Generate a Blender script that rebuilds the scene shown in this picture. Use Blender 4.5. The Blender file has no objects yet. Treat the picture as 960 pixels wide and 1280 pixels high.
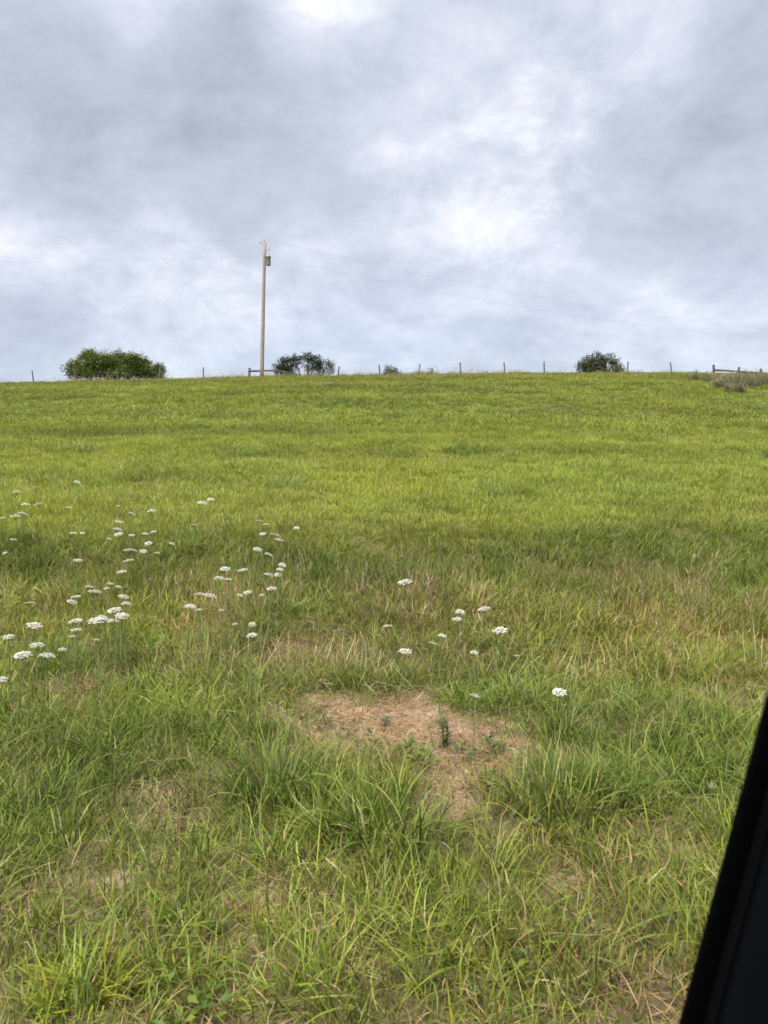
import bpy, bmesh, math, random
import numpy as np
from mathutils import Vector, Matrix

R = math.radians
rng = np.random.default_rng(11)
random.seed(11)
scene = bpy.context.scene
COL = scene.collection

# ------------------------------------------------------------------ camera
CAM_H, PITCH, FPX = 1.45, R(-3.0), 967.0          # FPX: focal length for a 1280 px tall frame
cam_d = bpy.data.cameras.new('camera')
cam_d.sensor_fit = 'VERTICAL'
cam_d.sensor_height = 36.0
cam_d.lens = 36.0 * FPX / 1280.0
cam_d.clip_start = 0.02
cam_d.clip_end = 9000
cam_d.dof.use_dof = True
cam_d.dof.focus_distance = 7.0
cam_d.dof.aperture_fstop = 8.0
cam = bpy.data.objects.new('camera', cam_d)
COL.objects.link(cam)
cam.location = (0, 0, CAM_H)
cam.rotation_euler = (R(90) + PITCH, 0, 0)
scene.camera = cam

# ------------------------------------------------------------------ colour management
vs = scene.view_settings
vs.view_transform = 'Standard'
vs.look = 'None'
vs.exposure = 2.5
vs.gamma = 1.0
vs.use_curve_mapping = False
scene.cycles.use_denoising = True
scene.cycles.max_bounces = 5
scene.cycles.use_adaptive_sampling = True
scene.cycles.adaptive_threshold = 0.03
scene.cycles.transmission_bounces = 4
scene.cycles.transparent_max_bounces = 4
scene.cycles.filter_width = 1.6

# ------------------------------------------------------------------ world: overcast sky
SUN_EL, SUN_AZ = R(58), R(215)                    # azimuth clockwise from +Y: high, behind and to one side
world = bpy.data.worlds.new('World')
scene.world = world
world.use_nodes = True


class NT:
    """small helper for writing node trees"""
    def __init__(self, tree):
        self.t = tree
        tree.nodes.clear()

    def n(self, typ, ins=None, **props):
        nd = self.t.nodes.new(typ)
        for k, v in props.items():
            setattr(nd, k, v)
        for k, v in (ins or {}).items():
            s = nd.inputs[k]
            if isinstance(v, bpy.types.NodeSocket):
                self.t.links.new(v, s)
            else:
                s.default_value = v
        return nd

    def math(self, op, a, b=0.0, c=None, clamp=False):
        ins = {0: a, 1: b}
        if c is not None:
            ins[2] = c
        return self.n('ShaderNodeMath', ins, operation=op, use_clamp=clamp).outputs[0]

    def mix(self, f, a, b, mode='MIX'):
        nd = self.n('ShaderNodeMix', data_type='RGBA', blend_type=mode)
        for k, v in ((0, f), (6, a), (7, b)):
            if isinstance(v, bpy.types.NodeSocket):
                self.t.links.new(v, nd.inputs[k])
            else:
                nd.inputs[k].default_value = v if k == 0 else (*v, 1)[:4]
        return nd.outputs[2]

    def ramp(self, f, stops):
        nd = self.n('ShaderNodeValToRGB', {0: f})
        e = nd.color_ramp.elements
        while len(e) < len(stops):
            e.new(0.5)
        for i, (p, c) in enumerate(stops):
            e[i].position = p
            e[i].color = (c, c, c, 1) if not hasattr(c, '__len__') else (*c, 1)
        return nd.outputs[0]

    def noise(self, vec, scale, detail=4, rough=0.5, dist=0.0, out=0):
        return self.n('ShaderNodeTexNoise', {'Vector': vec, 'Scale': scale, 'Detail': detail,
                                             'Roughness': rough, 'Distortion': dist}).outputs[out]


def build_world():
    w = NT(world.node_tree)
    co = w.n('ShaderNodeTexCoord').outputs['Generated']
    sp = w.n('ShaderNodeSeparateXYZ', {0: co})
    den = w.math('ADD', w.math('MAXIMUM', sp.outputs[2], 0.0), 0.42)
    px = w.math('DIVIDE', sp.outputs[0], den)
    py = w.math('DIVIDE', sp.outputs[1], den)
    p = w.n('ShaderNodeCombineXYZ', {0: px, 1: py, 2: 0.0}).outputs[0]
    # cloud masses standing over the hill: (image direction x/y, elevation tangent, radius, weight)
    def shift(v, q=None): return w.n('ShaderNodeVectorMath', {0: q or p, 1: v}, operation='ADD').outputs[0]
    # the deck is rolled into uneven banks: coordinates are bent by a broad noise first
    bend = w.n('ShaderNodeTexNoise', {'Vector': shift((2.2, 5.1, 0.0)), 'Scale': 2.2, 'Detail': 2.0}).outputs[1]
    bend = w.n('ShaderNodeVectorMath', {0: bend, 1: (-0.5, -0.5, -0.5)}, operation='ADD').outputs[0]
    pb = w.n('ShaderNodeVectorMath', {0: bend, 'Scale': 0.2}, operation='SCALE').outputs[0]
    pb = w.n('ShaderNodeVectorMath', {0: p, 1: pb}, operation='ADD').outputs[0]
    big = w.noise(shift((3.1, 1.7, 0.4), pb), 2.6, 3, 0.45)
    mid = w.noise(shift((7.3, 4.2, 1.3), pb), 6.5, 8, 0.60)
    fine = w.noise(shift((1.3, 9.2, 2.3), pb), 15.0, 8, 0.62, 0.3)
    v = w.math('ADD', w.math('MULTIPLY', big, 0.45), w.math('MULTIPLY', mid, 0.55))
    mass = None
    for (dx, dy, dz, rad, wt) in SKY_MASSES:
        d = w.n('ShaderNodeVectorMath', {0: co, 1: Vector((dx, dy, dz)).normalized()}, operation='DISTANCE').outputs['Value']
        g = w.math('SUBTRACT', 1.0, w.math('DIVIDE', d, rad), clamp=True)
        g = w.math('MULTIPLY', w.math('MULTIPLY', g, w.math('SUBTRACT', 2.0, g)), wt)
        mass = g if mass is None else w.math('ADD', mass, g)
    v = w.math('ADD', v, mass)
    torn = w.math('ADD', 0.17, w.math('MAXIMUM', w.math('MULTIPLY', mass, 2.2), 0.0))      # bright gaps have ragged edges
    v = w.math('ADD', v, w.math('MULTIPLY', w.math('SUBTRACT', fine, 0.5), torn))
    tone = w.ramp(v, [(0.16, (0.325, 0.36, 0.44)), (0.45, (0.53, 0.57, 0.665)),
                      (0.57, (0.665, 0.70, 0.79)), (0.71, (0.89, 0.905, 0.965))])
    tone = w.n('ShaderNodeVectorMath', {0: tone, 'Scale': CLOUD_GAIN}, operation='SCALE').outputs[0]
    sky = w.n('ShaderNodeTexSky', sky_type='NISHITA', sun_disc=False, sun_elevation=SUN_EL,
              sun_rotation=SUN_AZ, air_density=1.0, dust_density=1.5, ozone_density=1.0).outputs[0]
    # thin cover lets blue through; the deck is thinner to the eye low down, where one looks under it
    low = w.math('SUBTRACT', 1.0, w.math('MULTIPLY', sp.outputs[2], 3.2), clamp=True)
    gap = w.ramp(w.noise(p, 1.1, 3, 0.5), [(0.42, 0.0), (0.66, 1.0)])
    fac = w.math('ADD', w.math('MULTIPLY', w.math('MULTIPLY', low, low), w.math('ADD', w.math('MULTIPLY', gap, 0.5), 0.22)), 0.04, clamp=True)
    sky = w.mix(1.0, sky, (0.86, 0.86, 0.90), 'MULTIPLY')
    c = w.mix(fac, tone, sky)
    bg = w.n('ShaderNodeBackground', {'Color': c, 'Strength': 0.05})
    out = w.n('ShaderNodeOutputWorld', {'Surface': bg.outputs[0]})


def skydir(px, py):
    """direction of a point of the sky: tangents taken from the photograph's view"""
    return ((px - 480) / FPX, 1.0, (640 - py) / FPX + math.tan(PITCH))


SKY_MASSES = [(*skydir(590, 200), 0.17, 0.06), (*skydir(650, 280), 0.09, 0.04), (*skydir(720, 120), 0.14, 0.07), (*skydir(820, 115), 0.07, 0.05),
              (*skydir(110, 120), 0.20, -0.17), (*skydir(330, 185), 0.15, -0.18), (*skydir(920, 130), 0.17, -0.13), (*skydir(640, 30), 0.14, -0.04),
              (*skydir(400, 20), 0.09, 0.16), (*skydir(195, 0), 0.09, 0.16), (*skydir(240, 290), 0.18, 0.09), (*skydir(20, 275), 0.10, 0.10),
              (*skydir(100, 385), 0.16, -0.05), (*skydir(850, 300), 0.16, -0.02)]
CLOUD_GAIN = 4.15
build_world()

sun_d = bpy.data.lights.new('sun', 'SUN')
sun_d.energy = 1.5
sun_d.angle = R(52)
sun_d.color = (1.0, 0.96, 0.90)
sun = bpy.data.objects.new('sun', sun_d)
COL.objects.link(sun)
sdir = Vector((math.sin(SUN_AZ) * math.cos(SUN_EL), math.cos(SUN_AZ) * math.cos(SUN_EL), math.sin(SUN_EL)))
sun.rotation_euler = sdir.to_track_quat('Z', 'Y').to_euler()
sun.location = sdir * 50


# ------------------------------------------------------------------ numpy noise
def _hash(ix, iy, seed):
    n = (ix.astype(np.int64) * 374761393 + iy.astype(np.int64) * 668265263 + seed * 1442695041) & 0x7fffffff
    n = ((n ^ (n >> 13)) * 1274126177) & 0x7fffffff
    n = ((n ^ (n >> 16)) * 2246822519) & 0x7fffffff
    return (n ^ (n >> 15)) % 65536 / 65535.0


def vnoise(x, y, seed=0):
    x = np.asarray(x, float); y = np.asarray(y, float)
    ix, iy = np.floor(x), np.floor(y)
    fx, fy = x - ix, y - iy
    fx = fx * fx * (3 - 2 * fx); fy = fy * fy * (3 - 2 * fy)
    a, b = _hash(ix, iy, seed), _hash(ix + 1, iy, seed)
    c, d = _hash(ix, iy + 1, seed), _hash(ix + 1, iy + 1, seed)
    return (a + (b - a) * fx) * (1 - fy) + (c + (d - c) * fx) * fy


def fbm(x, y, seed=0, octs=3):
    s, a, t = 0.0, 0.5, 0.0
    for o in range(octs):
        s = s + a * vnoise(np.asarray(x) * 2 ** o, np.asarray(y) * 2 ** o, seed + o * 17)
        t += a; a *= 0.5
    return s / t


def sstep(a, b, x):
    t = np.clip((np.asarray(x, float) - a) / (b - a), 0, 1)
    return t * t * (3 - 2 * t)


# ------------------------------------------------------------------ terrain
_yy = np.arange(0, 400, 0.05)
_sl = np.interp(_yy, [0, 4.3, 5.6, 36, 64, 92, 150, 170, 400], [0, 0, 0.168, 0.162, 0.103, 0.0, -0.02, 0, 0])
_hh = np.concatenate([[0], np.cumsum(_sl)[:-1]]) * 0.05


def profile(y, gain):
    return np.interp(y, _yy, _hh) * gain


def terrain_raw(x, y, gain):
    x = np.asarray(x, float); y = np.asarray(y, float)
    z = profile(y, gain)
    far = sstep(20, 56, y)
    lat = np.interp(x, [-80, -27, -18, -9, 0, 9, 18, 27, 80], [-1.9, -0.62, -0.36, -0.15, 0.0, 0.11, 0.16, 0.10, -0.2])
    z = z + lat * far
    edge = 8.1 + 0.5 * (fbm(x * 0.5, x * 0 + 3.3, 5, 2) - 0.5) * 2 + 0.05 * x
    z = z + 0.13 * sstep(-0.35, 0.3, y - edge) - 0.05 * np.exp(-((y - edge + 0.7) / 0.55) ** 2)   # low bank
    z = z + 0.08 * sstep(5.3, 5.5, y + 0.1 * np.sin(x * 3.0)) * sstep(-1.6, -1.1, x) * (1 - sstep(0.6, 1.2, x)) * (1 - sstep(6.0, 8.0, y))
    for k, (yk, am) in enumerate([(12.2, 0.05), (15.5, 0.07), (19.5, 0.09), (26, 0.12), (34, 0.14)]):
        wob = yk + 1.2 * (fbm(x * 0.16, x * 0 + k, 40 + k, 2) - 0.5) * 2
        z = z + am * np.exp(-((y - wob) / (0.07 * yk)) ** 2)
    z = z + (fbm(x * 0.25, y * 0.25, 7, 3) - 0.5) * 0.30 * sstep(7, 20, y) * (1 - sstep(40, 56, y) * 0.75)
    z = z + (fbm(x * 1.3, y * 1.3, 9, 3) - 0.5) * 0.09 * sstep(0.6, 2.5, y) * (1 - sstep(30, 60, y))
    return z


_g = 1.0
for _ in range(25):                                # hill height from the crest's elevation above the eye
    ys = np.arange(30, 80, 0.5)
    el = np.max((terrain_raw(ys * 0, ys, _g) + 0.16 - CAM_H) / ys)
    _g += (math.tan(math.atan(172 / FPX) + PITCH) - el) * 4.0
HILL = _g


def ground(x, y):
    return terrain_raw(x, y, HILL)


def ray(px, py):
    c, s = math.cos(PITCH), math.sin(PITCH)
    u, v = (px - 480) / FPX, (640 - py) / FPX
    return np.array([u, c - v * s, s + v * c])


def at(px, py, lift=0.0):
    """ground point seen at a place of the photograph (lift: height of the seen point above ground)"""
    d = ray(px, py)
    t = np.arange(1.0, 75, 0.01)
    P = d[None, :] * t[:, None]
    z = CAM_H + P[:, 2] - ground(P[:, 0], P[:, 1]) - lift
    k = np.argmax(z < 0) if (z < 0).any() else len(t) - 1
    return P[k, 0], P[k, 1]


def at_depth(px, py, Y):
    d = ray(px, py)
    d = d * (Y / d[1])
    return Vector((d[0], Y, CAM_H + d[2]))


# bare earth: patches with an outline of their own
BARE = []
for (px, py, hw, y0, y1, wt) in [(480, 900, 80, 868, 936, 0.95), (565, 920, 85, 884, 970, 0.95), (560, 985, 60, 955, 1012, 0.95),
                                 (400, 885, 55, 868, 905, 0.8), (622, 940, 45, 900, 990, 0.75), (312, 1128, 36, 1098, 1160, 0.9),
                                 (80, 1108, 52, 1080, 1142, 0.84), (205, 1005, 60, 975, 1040, 0.5), (700, 1108, 40, 1090, 1128, 0.4),
                                 (760, 1020, 40, 1000, 1045, 0.45), (715, 940, 30, 925, 955, 0.4)]:
    cx, cy = at(px, py)
    _, ya = at(px, y1)
    _, yb = at(px, y0)
    BARE.append((cx, (ya + yb) / 2, hw * cy / FPX, (yb - ya) / 2, wt))


def bare(x, y):
    x = np.asarray(x, float); y = np.asarray(y, float)
    n = (fbm(x * 5.5, y * 5.5, 21, 4) - 0.5) * 2.2
    m = np.zeros(np.broadcast(x, y).shape)
    for (cx, cy, rx, ry, wt) in BARE:
        d = np.sqrt(((x - cx) / rx) ** 2 + ((y - cy) / ry) ** 2) + n
        m = np.maximum(m, wt * (1 - sstep(0.5, 1.3, d)))
    return m


LUSH = []
for (px, py, hw, y0, y1) in [(150, 920, 190, 880, 960), (370, 1000, 110, 950, 1050), (490, 1040, 110, 1000, 1090), (710, 1000, 110, 930, 1070), (860, 930, 130, 880, 1010),
                             (840, 1130, 60, 1080, 1180), (30, 1010, 70, 960, 1060), (330, 1220, 130, 1180, 1275), (620, 1210, 160, 1150, 1275), (60, 1240, 120, 1190, 1279), (450, 855, 120, 840, 866)]:
    cx, cy = at(px, py)
    _, ya = at(px, y1)
    _, yb = at(px, y0)
    LUSH.append((cx, (ya + yb) / 2, hw * cy / FPX, (yb - ya) / 2 + 0.05))


def lushness(x, y):
    n = (fbm(x * 2.2, y * 2.2, 31, 3) - 0.5) * 1.6
    m = 0.8 * sstep(0.38, 0.58, fbm(x * 1.5, y * 1.5, 32, 3))
    for (cx, cy, rx, ry) in LUSH:
        m = np.maximum(m, 1 - sstep(0.6, 1.25, np.sqrt(((x - cx) / rx) ** 2 + ((y - cy) / ry) ** 2) + n))
    return m


# ------------------------------------------------------------------ scene helpers
def tag(o, label=None, cat=None, group=None, kind=None):
    if label: o['label'] = label
    if cat: o['category'] = cat
    if group: o['group'] = group
    if kind: o['kind'] = kind
    return o


def mesh_obj(name, verts, faces, m, parent=None, smooth=False, link=True):
    me = bpy.data.meshes.new(name)
    me.from_pydata([tuple(v) for v in verts], [], [tuple(f) for f in faces])
    me.materials.append(m)
    if smooth:
        me.polygons.foreach_set('use_smooth', [True] * len(me.polygons))
    me.update()
    o = bpy.data.objects.new(name, me)
    if link: COL.objects.link(o)
    if parent: o.parent = parent
    return o


def bm_obj(name, bm, m, parent=None, smooth=False):
    me = bpy.data.meshes.new(name)
    bm.to_mesh(me); bm.free()
    me.materials.append(m)
    if smooth:
        me.polygons.foreach_set('use_smooth', [True] * len(me.polygons))
    o = bpy.data.objects.new(name, me)
    COL.objects.link(o)
    if parent: o.parent = parent
    return o


def empty(name, loc):
    o = bpy.data.objects.new(name, None)
    o.empty_display_size = 0.1
    o.location = loc
    COL.objects.link(o)
    return o


def tube(pts, rads, sides=8, cap=True):
    """verts, faces of a tube along points"""
    pts = [Vector(p) for p in pts]
    if not hasattr(rads, '__len__'): rads = [rads] * len(pts)
    V, F = [], []
    for i, p in enumerate(pts):
        d = (pts[min(i + 1, len(pts) - 1)] - pts[max(i - 1, 0)]).normalized()
        a = d.cross(Vector((0.13, 0.97, 0.21))).normalized()
        if a.length < 0.1: a = d.cross(Vector((1, 0, 0))).normalized()
        b = d.cross(a)
        for k in range(sides):
            t = 2 * math.pi * k / sides
            V.append(p + (a * math.cos(t) + b * math.sin(t)) * rads[i])
    for i in range(len(pts) - 1):
        for k in range(sides):
            k2 = (k + 1) % sides
            F.append((i * sides + k, i * sides + k2, (i + 1) * sides + k2, (i + 1) * sides + k))
    if cap:
        F.append(tuple(range(sides))[::-1])
        F.append(tuple(range((len(pts) - 1) * sides, len(pts) * sides)))
    return V, F


def merge(parts):
    V, F = [], []
    for v, f in parts:
        o = len(V)
        V.extend(v)
        F.extend(tuple(i + o for i in q) for q in f)
    return V, F


def lathe(profile_pts, sides=16, origin=(0, 0, 0), axis='Z'):
    V, F = [], []
    n = len(profile_pts)
    for (r, z) in profile_pts:
        for k in range(sides):
            t = 2 * math.pi * k / sides
            c = (r * math.cos(t), r * math.sin(t), z)
            if axis == 'Y': c = (c[0], c[2], c[1])
            V.append(Vector(c) + Vector(origin))
    for i in range(n - 1):
        for k in range(sides):
            k2 = (k + 1) % sides
            F.append((i * sides + k, i * sides + k2, (i + 1) * sides + k2, (i + 1) * sides + k))
    F.append(tuple(range(sides))[::-1])
    F.append(tuple(range((n - 1) * sides, n * sides)))
    return V, F


def bevel_box(x0, x1, y0, y1, z0, z1, b=0.01, seg=2):
    bm = bmesh.new()
    bmesh.ops.create_cube(bm, size=1)
    for v in bm.verts:
        v.co = Vector((x0 if v.co.x < 0 else x1, y0 if v.co.y < 0 else y1, z0 if v.co.z < 0 else z1))
    bmesh.ops.bevel(bm, geom=list(bm.edges), offset=b, segments=seg, affect='EDGES', profile=0.6)
    return bm


# ------------------------------------------------------------------ materials
def mat(name):
    m = bpy.data.materials.new(name)
    m.use_nodes = True
    return m, NT(m.node_tree)


def simple(name, col, rough=0.6, metal=0.0, vary=0.25, scale=8.0, spec=0.4, bump=0.0, stretch=(1, 1, 1)):
    m, w = mat(name)
    co = w.n('ShaderNodeTexCoord').outputs['Object']
    mp = w.n('ShaderNodeMapping', {'Vector': co, 'Scale': stretch}).outputs[0]
    n = w.noise(mp, scale, 5, 0.6)
    f = w.ramp(n, [(0.3, 0.0), (0.7, 1.0)])
    c = w.mix(f, tuple(v * (1 - vary) for v in col), tuple(min(1, v * (1 + vary)) for v in col))
    b = w.n('ShaderNodeBsdfPrincipled', {'Base Color': c, 'Roughness': rough, 'Metallic': metal, 'Specular IOR Level': spec})
    if bump:
        bp = w.n('ShaderNodeBump', {'Height': n, 'Strength': bump, 'Distance': 0.01})
        w.t.links.new(bp.outputs[0], b.inputs['Normal'])
    w.n('ShaderNodeOutputMaterial', {'Surface': b.outputs[0]})
    return m


def foliage_mat(name, tinted=True, transl=0.36, rough=0.5, spec=0.3, gain=1.0):
    """thin leaf: colour from the blade's own attribute, times the tuft's tint"""
    m, w = mat(name)
    c = w.n('ShaderNodeAttribute', attribute_name='leafcol', attribute_type='GEOMETRY').outputs['Color']
    if tinted:
        t = w.n('ShaderNodeAttribute', attribute_name='tint', attribute_type='INSTANCER').outputs['Color']
        c = w.mix(1.0, c, t, 'MULTIPLY')
    if gain != 1.0:
        c = w.n('ShaderNodeVectorMath', {0: c, 'Scale': gain}, operation='SCALE').outputs[0]
    b = w.n('ShaderNodeBsdfPrincipled', {'Base Color': c, 'Roughness': rough, 'Specular IOR Level': spec})
    tr = w.n('ShaderNodeBsdfTranslucent', {'Color': c})
    s = w.n('ShaderNodeMixShader', {0: transl, 1: b.outputs[0], 2: tr.outputs[0]})
    w.n('ShaderNodeOutputMaterial', {'Surface': s.outputs[0]})
    return m


M_GRASS = foliage_mat('grass_blades', transl=0.28, rough=0.5, spec=0.2)
M_LEAF = foliage_mat('shrub_leaves', tinted=False, transl=0.38, spec=0.15, gain=1.2)
M_WEED = foliage_mat('weed_leaves', tinted=False, transl=0.26, rough=0.48, spec=0.25)
M_PETAL = foliage_mat('umbel_florets', tinted=False, transl=0.3, rough=0.7, spec=0.1)
M_STEM = simple('green_stem', (0.13, 0.16, 0.05), 0.6, vary=0.3, scale=30)
M_BARK = simple('bark', (0.06, 0.048, 0.036), 0.9, vary=0.4, scale=12, bump=0.4)
M_POLE = simple('pole_wood', (0.235, 0.195, 0.15), 0.85, vary=0.4, scale=5, bump=0.5, stretch=(6, 6, 0.5))
M_POST = simple('post_wood', (0.085, 0.075, 0.068), 0.9, vary=0.35, scale=7, bump=0.5, stretch=(5, 5, 0.7))
M_TPOST = simple('steel_post', (0.12, 0.13, 0.115), 0.6, 0.3, vary=0.3, scale=9)
M_CAN = simple('transformer_paint', (0.23, 0.245, 0.24), 0.45, 0.0, vary=0.12, scale=6)
M_STEEL = simple('galvanised_steel', (0.33, 0.34, 0.35), 0.45, 0.7, vary=0.15, scale=10)
M_CERAMIC = simple('insulator_ceramic', (0.30, 0.31, 0.33), 0.25, vary=0.1)
M_WIRE = simple('weathered_wire', (0.20, 0.21, 0.23), 0.6, 0.0, vary=0.1)
M_FWIRE = simple('fence_wire', (0.06, 0.058, 0.055), 0.8, 0.0, vary=0.2)
M_TRIM = simple('charcoal_trim', (0.014, 0.014, 0.0145), 0.7, vary=0.1, scale=60, spec=0.2, bump=0.05)
M_RUBBER = simple('black_rubber', (0.002, 0.002, 0.002), 0.8, vary=0.1, scale=40, spec=0.1)
M_BODY = simple('car_paint', (0.03, 0.03, 0.033), 0.3, 0.2, vary=0.05)
M_TYRE = simple('tyre_rubber', (0.02, 0.02, 0.02), 0.85, vary=0.2, scale=20)
M_RIM = simple('wheel_alloy', (0.4, 0.4, 0.41), 0.35, 0.9, vary=0.08)


def soil_material():
    m, w = mat('meadow_soil')
    co = w.n('ShaderNodeTexCoord').outputs['Object']
    b = w.n('ShaderNodeAttribute', attribute_name='bare', attribute_type='GEOMETRY').outputs['Fac']
    n1 = w.noise(co, 1.7, 5, 0.6)
    n2 = w.noise(co, 14.0, 6, 0.65)
    n3 = w.noise(co, 70.0, 4, 0.6)
    earth = w.mix(w.ramp(n2, [(0.3, 0.0), (0.72, 1.0)]), (0.27, 0.195, 0.135), (0.46, 0.36, 0.265))
    earth = w.mix(w.ramp(n3, [(0.35, 0.0), (0.6, 1.0)]), (0.19, 0.125, 0.08), earth)
    thatch = w.mix(w.ramp(n1, [(0.35, 0.0), (0.65, 1.0)]), (0.060, 0.060, 0.022), (0.12, 0.088, 0.048))
    thatch = w.mix(w.ramp(n3, [(0.4, 0.0), (0.65, 1.0)]), thatch, (0.19, 0.145, 0.085))
    f = w.math('ADD', b, w.math('MULTIPLY', w.math('SUBTRACT', n2, 0.5), 0.5), clamp=True)
    c = w.mix(w.ramp(f, [(0.2, 0.0), (0.6, 1.0)]), thatch, earth)
    h = w.math('ADD', n2, w.math('MULTIPLY', n3, 0.5))
    bp = w.n('ShaderNodeBump', {'Height': h, 'Strength': 0.7, 'Distance': 0.02})
    pb = w.n('ShaderNodeBsdfPrincipled', {'Base Color': c, 'Roughness': 0.95, 'Specular IOR Level': 0.1, 'Normal': bp.outputs[0]})
    w.n('ShaderNodeOutputMaterial', {'Surface': pb.outputs[0]})
    return m


M_SOIL = soil_material()


# ------------------------------------------------------------------ ground: one sheet to the horizon
def build_ground():
    def graded(lo_fine, hi_fine, step, lim_lo, lim_hi, growth=1.085):
        a = list(np.arange(lo_fine, hi_fine, step))
        s, v = step, a[-1]
        while v < lim_hi:
            s *= growth; v += s; a.append(v)
        s, v = step, a[0]
        pre = []
        while v > lim_lo:
            s *= growth; v -= s; pre.append(v)
        return np.array(pre[::-1] + a)
    xs = graded(-2.6, 2.6, 0.036, -4000, 4000)
    ys = graded(1.7, 6.2, 0.036, -1500, 6000, 1.07)
    X, Y = np.meshgrid(xs, ys)
    Z = ground(X, Y)
    near = 1 - sstep(6, 14, Y)
    B = bare(X, Y)
    Z = Z + (fbm(X * 9, Y * 9, 61, 3) - 0.5) * 0.05 * near - 0.03 * B + (fbm(X * 28, Y * 28, 66, 2) - 0.5) * 0.022 * near * B
    ny, nx = X.shape
    verts = np.stack([X.ravel(), Y.ravel(), Z.ravel()], 1)
    i = np.arange(ny * nx).reshape(ny, nx)
    quads = np.stack([i[:-1, :-1].ravel(), i[:-1, 1:].ravel(), i[1:, 1:].ravel(), i[1:, :-1].ravel()], 1)
    me = bpy.data.meshes.new('ground')
    me.vertices.add(len(verts)); me.vertices.foreach_set('co', verts.ravel())
    me.loops.add(quads.size); me.loops.foreach_set('vertex_index', quads.ravel().astype(np.int32))
    me.polygons.add(len(quads)); me.polygons.foreach_set('loop_start', np.arange(0, quads.size, 4, dtype=np.int32))
    me.polygons.foreach_set('use_smooth', np.ones(len(quads), bool))
    a = me.attributes.new('bare', 'FLOAT', 'POINT')
    a.data.foreach_set('value', B.ravel().astype(np.float32))
    me.materials.append(M_SOIL)
    me.update(calc_edges=True); me.validate()
    o = bpy.data.objects.new('ground', me)
    COL.objects.link(o)
    tag(o, 'grassy hillside rising to a gently rounded crest', kind='structure')


build_ground()


# ------------------------------------------------------------------ blades and tufts
GREEN_D, GREEN_M, GREEN_L = (0.050, 0.084, 0.011), (0.112, 0.162, 0.020), (0.182, 0.238, 0.040)
YELLOW, STRAW, BROWN, PALE = (0.215, 0.245, 0.022), (0.32, 0.255, 0.125), (0.15, 0.10, 0.050), (0.23, 0.28, 0.13)


class Tuft:
    def __init__(self):
        self.v, self.f, self.c = [], [], []

    def blade(self, base, az, length, width, lean, curl, segs, col, tipcol=None, flat=0.0, basecol=None):
        """one grass leaf: a tapering ribbon that leaves the ground at 'lean' and bends over by 'curl'"""
        o = len(self.v)
        p = Vector(base)
        ang = lean
        out = Vector((math.cos(az), math.sin(az), 0))
        side = Vector((-math.sin(az), math.cos(az), 0))
        tw = random.uniform(-0.7, 0.7)
        kink = random.gauss(0, 0.6)
        fold = random.randrange(1, segs) if segs > 2 and random.random() < 0.16 else -1
        for i in range(segs + 1):
            t = i / segs
            wd = width * (0.75 + 0.6 * t) * (1 - t ** 2.2) if i < segs else 0
            a = az + kink * t
            out = Vector((math.cos(a), math.sin(a), 0)); side = Vector((-math.sin(a), math.cos(a), 0))
            d = out * math.sin(ang) + Vector((0, 0, 1)) * math.cos(ang)
            nrm = d.cross(side)
            s2 = side * math.cos(tw * t) + nrm * math.sin(tw * t)
            cc = np.array(col)
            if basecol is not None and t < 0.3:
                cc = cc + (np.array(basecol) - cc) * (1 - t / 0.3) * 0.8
            if tipcol is not None and t > 0.6:
                cc = cc + (np.array(tipcol) - cc) * (t - 0.6) / 0.4
            if i < segs:
                self.v += [p - s2 * wd / 2, p + s2 * wd / 2]
                self.c += [cc, cc]
            else:
                self.v.append(p); self.c.append(cc)
            p = p + d * (length / segs)
            ang += curl / segs * (0.5 + t)
            if i == fold: ang += random.uniform(0.7, 1.5)
        for i in range(segs - 1):
            a = o + 2 * i
            self.f.append((a, a + 1, a + 3, a + 2))
        a = o + 2 * (segs - 1)
        self.f.append((a, a + 1, a + 2))

    def disc(self, c, r, n, col, tilt=0.0, az=0.0, sides=5):
        o = len(self.v)
        m = Matrix.Rotation(az, 3, 'Z') @ Matrix.Rotation(tilt, 3, 'X')
        for k in range(sides):
            t = 2 * math.pi * k / sides
            rr = r * random.uniform(0.75, 1.15)
            self.v.append(Vector(c) + m @ Vector((rr * math.cos(t), rr * math.sin(t), 0)))
            self.c.append(np.array(col))
        self.f.append(tuple(range(o, o + sides)))

    def leaf(self, c, d, up, ln, wd, col):
        """a pointed leaf with a folded midrib"""
        d = Vector(d).normalized()
        s = d.cross(Vector(up))
        s = s.normalized() if s.length > 1e-4 else Vector((1, 0, 0))
        n = s.cross(d)
        o = len(self.v)
        c = Vector(c)
        self.v += [c, c + d * ln * 0.45 + s * wd / 2 + n * wd * 0.12, c + d * ln - n * ln * 0.12, c + d * ln * 0.45 - s * wd / 2 + n * wd * 0.12, c + d * ln * 0.5]
        self.c += [np.array(col)] * 5
        self.f += [(o, o + 1, o + 4), (o + 1, o + 2, o + 4), (o + 2, o + 3, o + 4), (o + 3, o, o + 4)]

    def obj(self, name, m, parent=None, link=True):
        o = mesh_obj(name, self.v, self.f, m, parent, link=link)
        a = o.data.attributes.new('leafcol', 'FLOAT_COLOR', 'POINT')
        c = np.ones((len(self.v), 4), np.float32)
        c[:, :3] = np.array(self.c)
        a.data.foreach_set('color', c.ravel())
        return o


def jit(col, k=0.2):
    g = random.uniform(1 - k, 1 + k)
    return tuple(max(0.0, c * g * random.uniform(1 - k * 0.35, 1 + k * 0.35)) for c in col)


def pick(w):
    r = random.random() * sum(w.values())
    for c, p in w.items():
        r -= p
        if r <= 0: return c
    return c


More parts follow.
